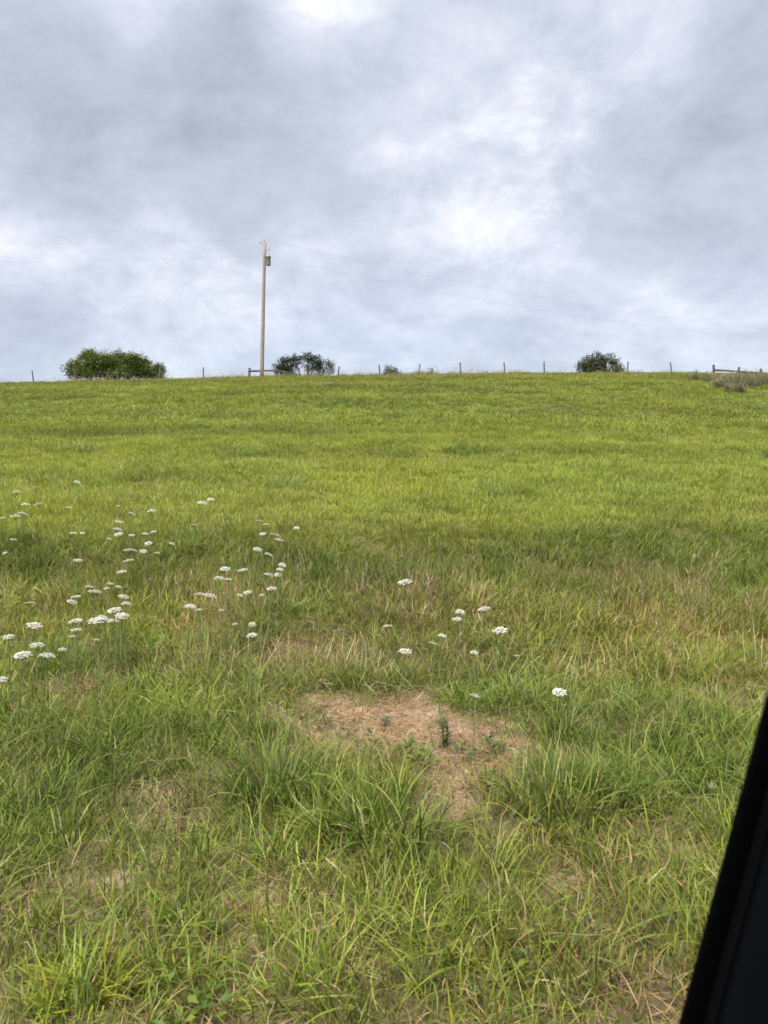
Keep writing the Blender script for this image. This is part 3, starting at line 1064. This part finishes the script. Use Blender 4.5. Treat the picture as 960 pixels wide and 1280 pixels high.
# ------------------------------------------------------------------ utility pole and its wires
def build_pole():
    Y = 55.0
    top, foot = at_depth(331, 303, Y), at_depth(327, 471, Y)
    gz = float(ground(np.array(foot.x), np.array(Y)))
    foot.z = gz - 0.3
    root = empty('utility_pole', (foot.x, Y, gz))
    tag(root, 'tall weathered wooden utility pole with a grey transformer near its top', 'utility pole')
    org = Vector((foot.x, Y, gz))
    f, t = foot - org, top - org
    n = 9
    V, F = tube([f.lerp(t, i / n) for i in range(n + 1)], [0.142 - 0.045 * i / n for i in range(n + 1)], 16)
    mesh_obj('shaft', V, F, M_POLE, root, True)
    ax = (t - f).normalized()
    # transformer can hung on the side away from the road
    cz = at_depth(336, 326, Y).z - gz
    p = f + ax * ((cz - f.z) / ax.z)
    cpos = p + Vector((0.29, -0.06, 0))
    V, F = lathe([(0.02, -0.34), (0.145, -0.34), (0.16, -0.31), (0.16, 0.23), (0.178, 0.24), (0.178, 0.28), (0.13, 0.33), (0.03, 0.355)], 20, cpos)
    can = mesh_obj('transformer', V, F, M_CAN, root, True)
    for dx in (-0.07, 0.08):
        V, F = lathe([(0.03, 0.0), (0.05, 0.03), (0.03, 0.06), (0.048, 0.09), (0.03, 0.12), (0.04, 0.15), (0.012, 0.2)], 10, cpos + Vector((dx, 0.02, 0.33)))
        mesh_obj('bushing', V, F, M_CERAMIC, can, True)
    for dz in (-0.18, 0.18):
        V, F = tube([p + Vector((0.05, 0, dz)), cpos + Vector((-0.15, 0, dz))], 0.03, 8)
        mesh_obj('bracket', V, F, M_STEEL, root)
    # pole-top pin insulator, side arm fitting, fuse cut-out
    V, F = lathe([(0.02, -0.05), (0.02, 0.05), (0.07, 0.07), (0.045, 0.11), (0.06, 0.15), (0.03, 0.20), (0.012, 0.22)], 12, t + Vector((-0.05, 0, 0)))
    mesh_obj('insulator', V, F, M_CERAMIC, root, True)
    V, F = merge([tube([t + Vector((-0.05, 0, -0.25)), t + Vector((-0.30, 0, -0.02))], 0.02, 6), lathe([(0.03, 0), (0.06, 0.03), (0.04, 0.06), (0.05, 0.1), (0.02, 0.13)], 10, t + Vector((-0.32, 0, -0.04)))])
    mesh_obj('side_insulator', V, F, M_CERAMIC, root, True)
    V, F = merge([tube([t + Vector((0.08, 0, -0.6)), t + Vector((0.32, -0.03, -0.45)), t + Vector((0.36, -0.03, -0.75))], 0.025, 6)])
    mesh_obj('fuse_cutout', V, F, M_STEEL, root)
    V, F = tube([t + Vector((-0.32, 0, 0.08)), t + Vector((0.1, -0.12, -0.2)), t + Vector((0.34, -0.05, -0.45))], 0.008, 5)
    mesh_obj('jumper', V, F, M_WIRE, root)
    V, F = tube([f.lerp(t, 0.03) + Vector((0.10, -0.15, 0)), f.lerp(t, 0.5) + Vector((0.08, -0.13, 0)), f.lerp(t, 0.85) + Vector((0.06, -0.11, 0))], 0.012, 5)
    mesh_obj('ground_wire', V, F, M_WIRE, root)
    a_top, a_low = top + Vector((-0.05, 0, 0.22)), Vector((top.x, Y, at_depth(333, 320, Y).z))

    def wire(name, a, b, sag, label):
        pts = []
        for i in range(41):
            u = i / 40
            q = a.lerp(b, u); q.z -= sag * 4 * u * (1 - u)
            pts.append(q - a)
        V, F = tube(pts, 0.0036, 6)
        o = mesh_obj(name, V, F, M_WIRE)
        o.location = a
        tag(o, label, 'wire', 'overhead wires of the utility pole')
    wire('overhead_wire', a_top, Vector((-62, 52, a_top.z - 0.5)), 0.5, 'upper overhead wire running level from the pole over the olive thicket')
    wire('overhead_wire', a_low, Vector((-62, 52, a_low.z - 0.7)), 0.5, 'lower overhead wire running level from the pole over the olive thicket')
    wire('overhead_wire', a_top, Vector((44, 84, a_top.z - 1.2)), 0.9, 'upper overhead wire sloping from the pole over the dark tree')
    wire('overhead_wire', a_low, Vector((44, 84, a_low.z - 0.9)), 0.9, 'lower overhead wire sloping from the pole over the dark tree')


build_pole()


# ------------------------------------------------------------------ fence along the crest
def build_fence():
    def gy(px): return 60.0
    root = empty('wire_fence', (0, 60, float(ground(np.array(0.0), np.array(60.0)))))
    tag(root, 'wire fence of thin posts running along the crest of the hill', 'fence')
    org = root.location.copy()
    spots = [(-68, 457, 0), (-14, 461, 0), (40, 463, 0), (93, 462, 0), (147, 461, 0), (200, 460, 0), (254, 459, 0), (312, 460, 1), (345, 462, 1), (374, 459, 0), (424, 458, 0), (474, 456, 0),
             (525, 455, 0), (575, 453, 0), (630, 453, 0), (680, 452, 0), (734, 453, 0), (785, 452, 0), (838, 453, 0), (892, 456, 1), (924, 459, 1), (951, 461, 1), (1005, 459, 0), (1058, 459, 0)]
    tops = []
    for (px, py, wood) in spots:
        tp = at_depth(px, py, 60.0)
        g = float(ground(np.array(tp.x), np.array(60.0)))
        tops.append((tp, g))
        b = Vector((tp.x + random.uniform(-0.17, 0.17), 60.0, g - 0.25)) - org
        e = tp - org
        if wood:
            V, F = tube([b, b.lerp(e, 0.5) + Vector((0.01, 0, 0)), e], [0.105, 0.10, 0.09], 10)
            mesh_obj('post', V, F, M_POST, root)
        else:
            V, F = tube([b, b.lerp(e, 0.5), e], [0.055, 0.052, 0.048], 7)
            mesh_obj('post', V, F, M_POST if random.random() < 0.6 else M_TPOST, root)
    for k, u in enumerate((0.9, 0.66, 0.42, 0.2)):
        pts = []
        for i, (tp, g) in enumerate(tops):
            q = Vector((tp.x, 59.93, g + (tp.z - g) * u * 0.95)) - org
            if pts:
                m = (pts[-1] + q) / 2; m.z -= 0.02
                pts.append(m)
            pts.append(q)
        V, F = tube(pts, 0.0025, 4)
        mesh_obj('wire', V, F, M_FWIRE, root)
    for (pa, pb, r) in ((((312, 464)), (348, 463), 0.075), ((892, 462.5), (926, 464.5), 0.07), ((924, 464.5), (975, 468), 0.075), ((345, 463), (372, 468), 0.05)):
        a, b = at_depth(pa[0], pa[1], 59.86) - org, at_depth(pb[0], pb[1], 59.86) - org
        V, F = tube([a, (a + b) / 2 + Vector((0, 0, 0.01)), b], [r, r * 0.95, r * 0.85], 8)
        mesh_obj('brace_rail', V, F, M_POST, root)


build_fence()


# ------------------------------------------------------------------ white umbel flowers
def umbel_tuft(r, col):
    """a shallow dome of small floret heads on spreading rays"""
    t = Tuft()
    n = 38
    for i in range(n):
        q = math.sqrt((i + 0.5) / n); a = i * 2.39996 + random.uniform(-0.2, 0.2)
        c = Vector((r * q * math.cos(a), r * q * math.sin(a), r * 0.32 * (1 - q * q) + random.uniform(-0.004, 0.004)))
        cc = jit(col, 0.08)
        for k in range(4):
            t.disc(c + Vector((random.gauss(0, 1), random.gauss(0, 1), random.gauss(0, 0.5))) * r * 0.06, r * 0.125, 0, cc, random.uniform(-0.6, 0.6), random.uniform(0, 6.3), 6)
    return t


FLOWERS_A = """232,56 50,85 75,123 115,121,1.1 68,149 47,160,1.2 5,165 205,133,.8 355,128,.6 395,150,.8 455,143 358,175 352,198 355,212 327,225,.6 220,209,.8 247,208,.6
395,215,.7 435,210,.8 460,205,.7 40,228,.7 15,268,.6 606,118,1.2 632,108 583,185,.6 780,172,.7 797,182,.6 788,210,.7 826,215,1.1 836,229,1.2 772,258,.9 806,273,.9 890,193,.7
388,261,1.3 384,292,1.3 445,240,.8 430,263,.7 471,268,.7 515,240,.6 233,290 365,326 330,360,.7 320,375,.6 355,370,.6 283,385,1.2 268,369,.8 228,400,.9 215,416,.9 88,419
370,400 378,420,.8 343,440,1.2 290,470,1.4 312,463,1.1 365,457,1.1 340,473,1.1 228,473,1.2 228,499,.9 217,519,.7 102,486,1.2 111,547,1.1 67,575,1.1 140,578,1 187,558,.6 290,530,.5
25,520,.8 5,648,.8 675,316,1 727,320,1 657,344,1 685,347,.7 847,304,.8 840,317,.7 806,335,1 835,334,.8 815,376,1 742,387,.8 720,396,.6 786,397,.6 627,398,1.2 598,392,.9 571,429,1
594,439,.7 665,440,.6 705,482,.5 757,482,.6 756,517,.8 150,315,.6"""
FLOWERS_B = "282,236,1.5 545,325,1.1 467,334,.9 457,361,.8 601,396,1.2 226,382,.9 377,440,.8 407,413,.7 284,466,1 513,470,.7 797,603,1 516,615,.7 655,480,.5"


def build_flowers():
    spots = []
    for s in FLOWERS_A.split():
        q = [float(v) for v in s.split(',')]
        spots.append((q[0] / 2.4, 580 + q[1] / 2.4, q[2] if len(q) > 2 else 0.95))
    for s in FLOWERS_B.split():
        q = [float(v) for v in s.split(',')]
        spots.append((400 + q[0] / 2.6667, 640 + q[1] / 2.6667, q[2] if len(q) > 2 else 1))
    shapes = []
    for k in range(6):
        col = (0.53, 0.525, 0.455) if k < 4 else (0.44, 0.46, 0.31)
        t = umbel_tuft(0.05, col)
        t2 = Tuft()
        for i in range(16):
            a = i * 2.39996; q = math.sqrt((i + 0.5) / 16)
            e = Vector((0.043 * q * math.cos(a), 0.043 * q * math.sin(a), 0.0))
            t2.blade((0, 0, -0.035), a, math.hypot(0.043 * q, 0.037), 0.0022, math.atan2(0.043 * q, 0.037), 0.0, 2, jit((0.11, 0.15, 0.05)))
        shapes.append((t.obj('umbel', M_PETAL, link=False).data, t2.obj('ray', M_WEED, link=False).data))
    for (px, py, sz) in spots:
        lift = random.uniform(0.20, 0.24) if py > 845 else random.uniform(0.27, 0.36) if px > 400 else random.uniform(0.36, 0.50) if py > 690 else random.uniform(0.33, 0.45)
        x, y = at(px, py, lift)
        gz = float(ground(np.array(x), np.array(y)))
        root = empty('wild_carrot', (x, y, gz))
        if px > 400:
            lab, grp = ('white wildflower scattered on its own just behind the bare earth', 'lone white flowers behind the bare earth')
        elif px > 232:
            lab, grp = ('white wildflower in the loose cluster between the drift and the bare earth', 'white flowers in the loose cluster')
        elif py < 672:
            lab, grp = ('small white wildflower on the edge of the short field grass beyond the drift', 'white flowers at the field edge')
        else:
            lab, grp = ('white flat-topped wildflower in the dense drift on the rough grass', 'white flowers in the dense drift')
        k = random.randrange(4) if sz > 0.65 else random.choice((3, 4, 5))
        if k > 3: size = 'very small cream'
        elif sz > 1.05: size = 'largest full'
        elif sz > 0.85: size = 'middling'
        else: size = 'rather small'
        lab = size + ' ' + lab.replace('small ', '')
        if k > 3: lab = lab.replace('white ', '')
        tag(root, lab, 'wildflower', grp)
        s = sz * (0.78 if py > 690 else 0.92)
        lean = Vector((random.uniform(-0.05, 0.05), random.uniform(-0.05, 0.05), 0))
        head = Vector((0, 0, lift))
        base = lean * 1.2
        V, F = tube([base - Vector((0, 0, 0.03)), base * 0.4 + head * 0.55, head - Vector((0, 0, 0.035 * s))], [0.0042, 0.0036, 0.0026], 5)
        mesh_obj('stem', V, F, M_STEM, root)
        u = bpy.data.objects.new('umbel', shapes[k][0]); COL.objects.link(u); u.parent = root
        u.location = head; u.scale = (s, s, s * random.uniform(0.7, 1.2))
        u.rotation_euler = (random.gauss(0.12, 0.12), random.gauss(0.08, 0.18), random.uniform(-0.5, 0.5))
        r = bpy.data.objects.new('rays', shapes[k][1]); COL.objects.link(r); r.parent = u
        t = Tuft()
        for q in range(5):
            f = random.uniform(0.15, 0.7); az = random.uniform(0, 6.3)
            c = base * (1 - f) + head * f
            for j in range(4):
                t.leaf(c + Vector((math.cos(az), math.sin(az), 0.35)) * 0.02 * j, (math.cos(az + (j % 2 - 0.5) * 1.4), math.sin(az + (j % 2 - 0.5) * 1.4), 0.4), (0, 0, 1), 0.045, 0.008, jit((0.08, 0.12, 0.03)))
        t.obj('foliage', M_WEED, root)


build_flowers()


# ------------------------------------------------------------------ small plants on and around the bare earth
def upright_weed(px, py, h, n, col, label, spread=0.25):
    x, y = at(px, py)
    root = empty('weed_plant', (x, y, float(ground(np.array(x), np.array(y)))))
    tag(root, label, 'weed', 'weeds growing on the bare earth')
    for s in range(n):
        az, ln = random.uniform(0, 6.3), abs(random.gauss(0, spread))
        d = Vector((math.cos(az) * math.sin(ln), math.sin(az) * math.sin(ln), math.cos(ln)))
        hh = h * random.uniform(0.65, 1.05)
        b = Vector((random.gauss(0, 0.012), random.gauss(0, 0.012), -0.03))
        V, F = tube([b, b + d * hh * 0.5 + Vector((0.005, 0, 0)), b + d * hh], [0.0032, 0.0026, 0.0012], 5)
        st = mesh_obj('stem', V, F, M_STEM, root)
        t = Tuft()
        for k in range(14):
            u = random.uniform(0.12, 1.0)
            a2 = k * 2.4
            t.leaf(b + d * hh * u, (math.cos(a2), math.sin(a2), random.uniform(0.1, 0.9)), (0, 0, 1), random.uniform(0.03, 0.055) * (1.25 - 0.5 * u), 0.013, jit(col, 0.25))
        t.obj('leaves', M_WEED, st)


def rosette_weed(px, py, r, n, col, label):
    x, y = at(px, py)
    root = empty('weed_rosette', (x, y, float(ground(np.array(x), np.array(y)))))
    tag(root, label, 'weed', 'weeds growing on the bare earth')
    t = Tuft()
    for k in range(n):
        a = k * 2.4 + random.uniform(-0.3, 0.3); q = random.uniform(0, 1)
        c = Vector((math.cos(a), math.sin(a), 0)) * r * 0.55 * q + Vector((0, 0, 0.02 + 0.10 * random.random() * (1.1 - q)))
        t.leaf(c, (math.cos(a), math.sin(a), random.uniform(0.15, 1.1)), (0, 0, 1), r * random.uniform(0.28, 0.5), r * random.uniform(0.13, 0.22), jit(col, 0.25))
    t.obj('leaves', M_WEED, root)
    V, F = tube([(0, 0, -0.04), (0, 0, 0.02)], [0.008, 0.005], 6)
    mesh_obj('crown', V, F, M_STEM, root)


GREY_GREEN, LIME = (0.13, 0.165, 0.075), (0.14, 0.19, 0.04)
upright_weed(553, 935, 0.26, 9, GREY_GREEN, 'tallest thin upright weed in the middle of the bare earth')
upright_weed(480, 908, 0.09, 3, (0.07, 0.11, 0.065), 'short dark blue-green weed alone on the bare earth', 0.3)
upright_weed(600, 872, 0.14, 4, LIME, 'yellow-green leafy weed at the far edge of the bare earth', 0.3)
rosette_weed(530, 962, 0.12, 44, LIME, 'bright yellow-green leafy weed at the near rim of the bare earth')
rosette_weed(510, 948, 0.11, 36, (0.085, 0.125, 0.03), 'mid-green spreading weed beside the bright yellow-green one')
rosette_weed(612, 946, 0.12, 40, (0.13, 0.15, 0.045), 'olive spreading weed at the side of the bare earth')
rosette_weed(464, 940, 0.10, 32, (0.09, 0.135, 0.03), 'small green rosette weed below the dark blue-green one')
rosette_weed(578, 952, 0.11, 34, (0.10, 0.13, 0.04), 'low green weed at the foot of the tallest upright weed')


def grass_clump(px, py, n, rad, h0, h1, width, cols, label, lean=0.4, curl=1.1):
    x, y = at(px, py)
    root = empty('grass_clump', (x, y, float(ground(np.array(x), np.array(y)))))
    tag(root, label, 'grass clump', 'distinct grass clumps on the verge')
    t = green_tuft(n, rad, h0, h1, width, lean, curl, 7, cols)
    o = t.obj('blades', M_WEED, root)


grass_clump(105, 1250, 170, 0.09, 0.10, 0.20, 0.006, {(0.30, 0.32, 0.025): 4, (0.23, 0.27, 0.025): 3, GREEN_L: 1}, 'bright yellow-green tuft of grass below the small bare spots', 0.5)
grass_clump(345, 1010, 210, 0.17, 0.22, 0.44, 0.0062, MIX_DEEP, 'large dark green clump of arching grass in front of the bare earth')
grass_clump(490, 1055, 200, 0.18, 0.20, 0.40, 0.0062, MIX_LUSH, 'wide green clump of grass spilling over on one side', 0.5)
grass_clump(700, 1020, 220, 0.22, 0.22, 0.42, 0.0060, MIX_LUSH, 'tall green clump of grass nearest the car door', 0.4)


def dry_seed_head():
    x, y = at(886, 1046)
    g = float(ground(np.array(x), np.array(y)))
    root = empty('dry_flower_head', (x, y, g))
    tag(root, 'small pale curled-up dry flower head in the grass by the car', 'flower head')
    V, F = tube([(0, 0, -0.02), (0.01, 0, 0.1), (0, -0.01, 0.20)], [0.003, 0.0027, 0.002], 5)
    mesh_obj('stem', V, F, M_STEM, root)
    t = Tuft()
    for k in range(18):
        t.blade((0, -0.01, 0.20), k * 2.4, random.uniform(0.03, 0.045), 0.003, random.uniform(0.9, 1.3), -1.9, 5, jit((0.26, 0.27, 0.17)))
    t.obj('bracts', M_WEED, root)


dry_seed_head()


# ------------------------------------------------------------------ the car the view is taken from
def build_car():
    root = empty('car', (0.3, 0, 0))
    tag(root, 'black car door frame with a rubber seal along the open window', 'car')
    root.location = (0, 0, 0)
    YW = 0.55
    p0, p1 = at_depth(850, 1280, YW), at_depth(960, 870, YW)
    d = (p1 - p0)
    def on(z, u=0.0, y=0.0):
        q = p0 + d * ((z - p0.z) / d.z)
        return Vector((q.x + u, q.y + y, z))
    zs = [0.80, 1.05, 1.2, 1.35, 1.5, 1.65, 1.80, 1.88]
    bow = [0.0, 0.0, 0.0, 0.0, 0.004, 0.01, 0.02, 0.03]

    def sweep(name, sect, m, smooth=True):
        """a closed section (u sideways, y inwards/outwards) carried up the leaning pillar"""
        V, F = [], []
        k = len(sect)
        for z, b in zip(zs, bow):
            for (u, y) in sect:
                V.append(on(z, u + b, y))
        for i in range(len(zs) - 1):
            for j in range(k):
                j2 = (j + 1) % k
                F.append((i * k + j, i * k + j2, (i + 1) * k + j2, (i + 1) * k + j))
        F.append(tuple(range(k))[::-1]); F.append(tuple(range((len(zs) - 1) * k, len(zs) * k)))
        return mesh_obj(name, V, F, m, root, smooth)
    rb = [(0.008 + 0.008 * math.cos(t), 0.008 * math.sin(t)) for t in [i * math.pi / 6 for i in range(12)]]
    seal = sweep('window_seal', rb, M_RUBBER)
    lip = [(0.0195 + 0.0022 * math.cos(t), -0.006 + 0.0025 * math.sin(t)) for t in [i * math.pi / 4 for i in range(8)]]
    sweep('seal_lip', lip, M_TRIM)
    sweep('pillar_trim', [(0.024, 0.03), (0.022, -0.002), (0.025, -0.012), (0.031, -0.016), (0.045, -0.019), (0.056, -0.018), (0.062, -0.012), (0.065, 0.0), (0.065, 0.03)], M_TRIM)
    sweep('pillar', [(0.016, 0.012), (0.10, 0.04), (0.30, 0.04), (0.30, 0.12), (0.085, 0.10)], M_RUBBER)
    # door skins below the window line, roof, floor and wheels
    dr = bm_obj('front_door', bevel_box(-0.95, 0.12, 0.57, 0.70, 0.38, 0.86, 0.03, 3), M_BODY, root)
    bm_obj('door_handle', bevel_box(-0.10, 0.08, 0.695, 0.74, 0.76, 0.79, 0.008), M_BODY, dr)
    bm_obj('rear_door', bevel_box(0.13, 1.1, 0.57, 0.70, 0.38, 0.86, 0.03, 3), M_BODY, root)
    bm_obj('roof', bevel_box(-0.7, 1.7, -0.95, 0.64, 1.875, 1.93, 0.025, 3), M_BODY, root)
    bm_obj('floor_pan', bevel_box(-1.9, 2.0, -1.0, 0.66, 0.26, 0.37, 0.02), M_TRIM, root)
    bm_obj('bonnet', bevel_box(-2.5, -0.96, -0.95, 0.69, 0.40, 1.0, 0.10, 4), M_BODY, root)
    bm_obj('far_door', bevel_box(-0.95, 1.1, -1.09, -0.96, 0.38, 1.0, 0.03, 3), M_BODY, root)
    bm_obj('tailgate', bevel_box(1.12, 2.1, -0.95, 0.69, 0.40, 1.0, 0.06, 3), M_BODY, root)
    for (xb, yb, xt, yt) in ((-1.35, 0.62, -0.66, 0.58), (-1.35, -0.9, -0.66, -0.86), (0.30, -0.99, 0.40, -0.9), (1.95, 0.62, 1.6, 0.58), (1.95, -0.9, 1.6, -0.86)):
        V, F = tube([(xb, yb, 0.95), ((xb + xt) / 2, (yb + yt) / 2, 1.46), (xt, yt, 1.89)], [0.045, 0.04, 0.04], 10)
        mesh_obj('roof_pillar', V, F, M_BODY, root, True)
    for x in (-1.75, 1.45):
        for y in (-0.85, 0.50):
            g = float(ground(np.array(x), np.array(y)))
            w = empty('wheel', (x, y, 0.33)); w.parent = root
            V, F = lathe([(0.21, -0.10), (0.31, -0.11), (0.335, -0.08), (0.335, 0.08), (0.31, 0.11), (0.21, 0.10)], 28, axis='Y')
            mesh_obj('tyre', V, F, M_TYRE, w, True)
            V, F = lathe([(0.03, -0.11), (0.06, -0.09), (0.19, -0.07), (0.208, -0.10), (0.208, 0.10), (0.19, 0.07), (0.06, 0.09), (0.03, 0.11)], 24, axis='Y')
            mesh_obj('rim', V, F, M_RIM, w)


build_car()
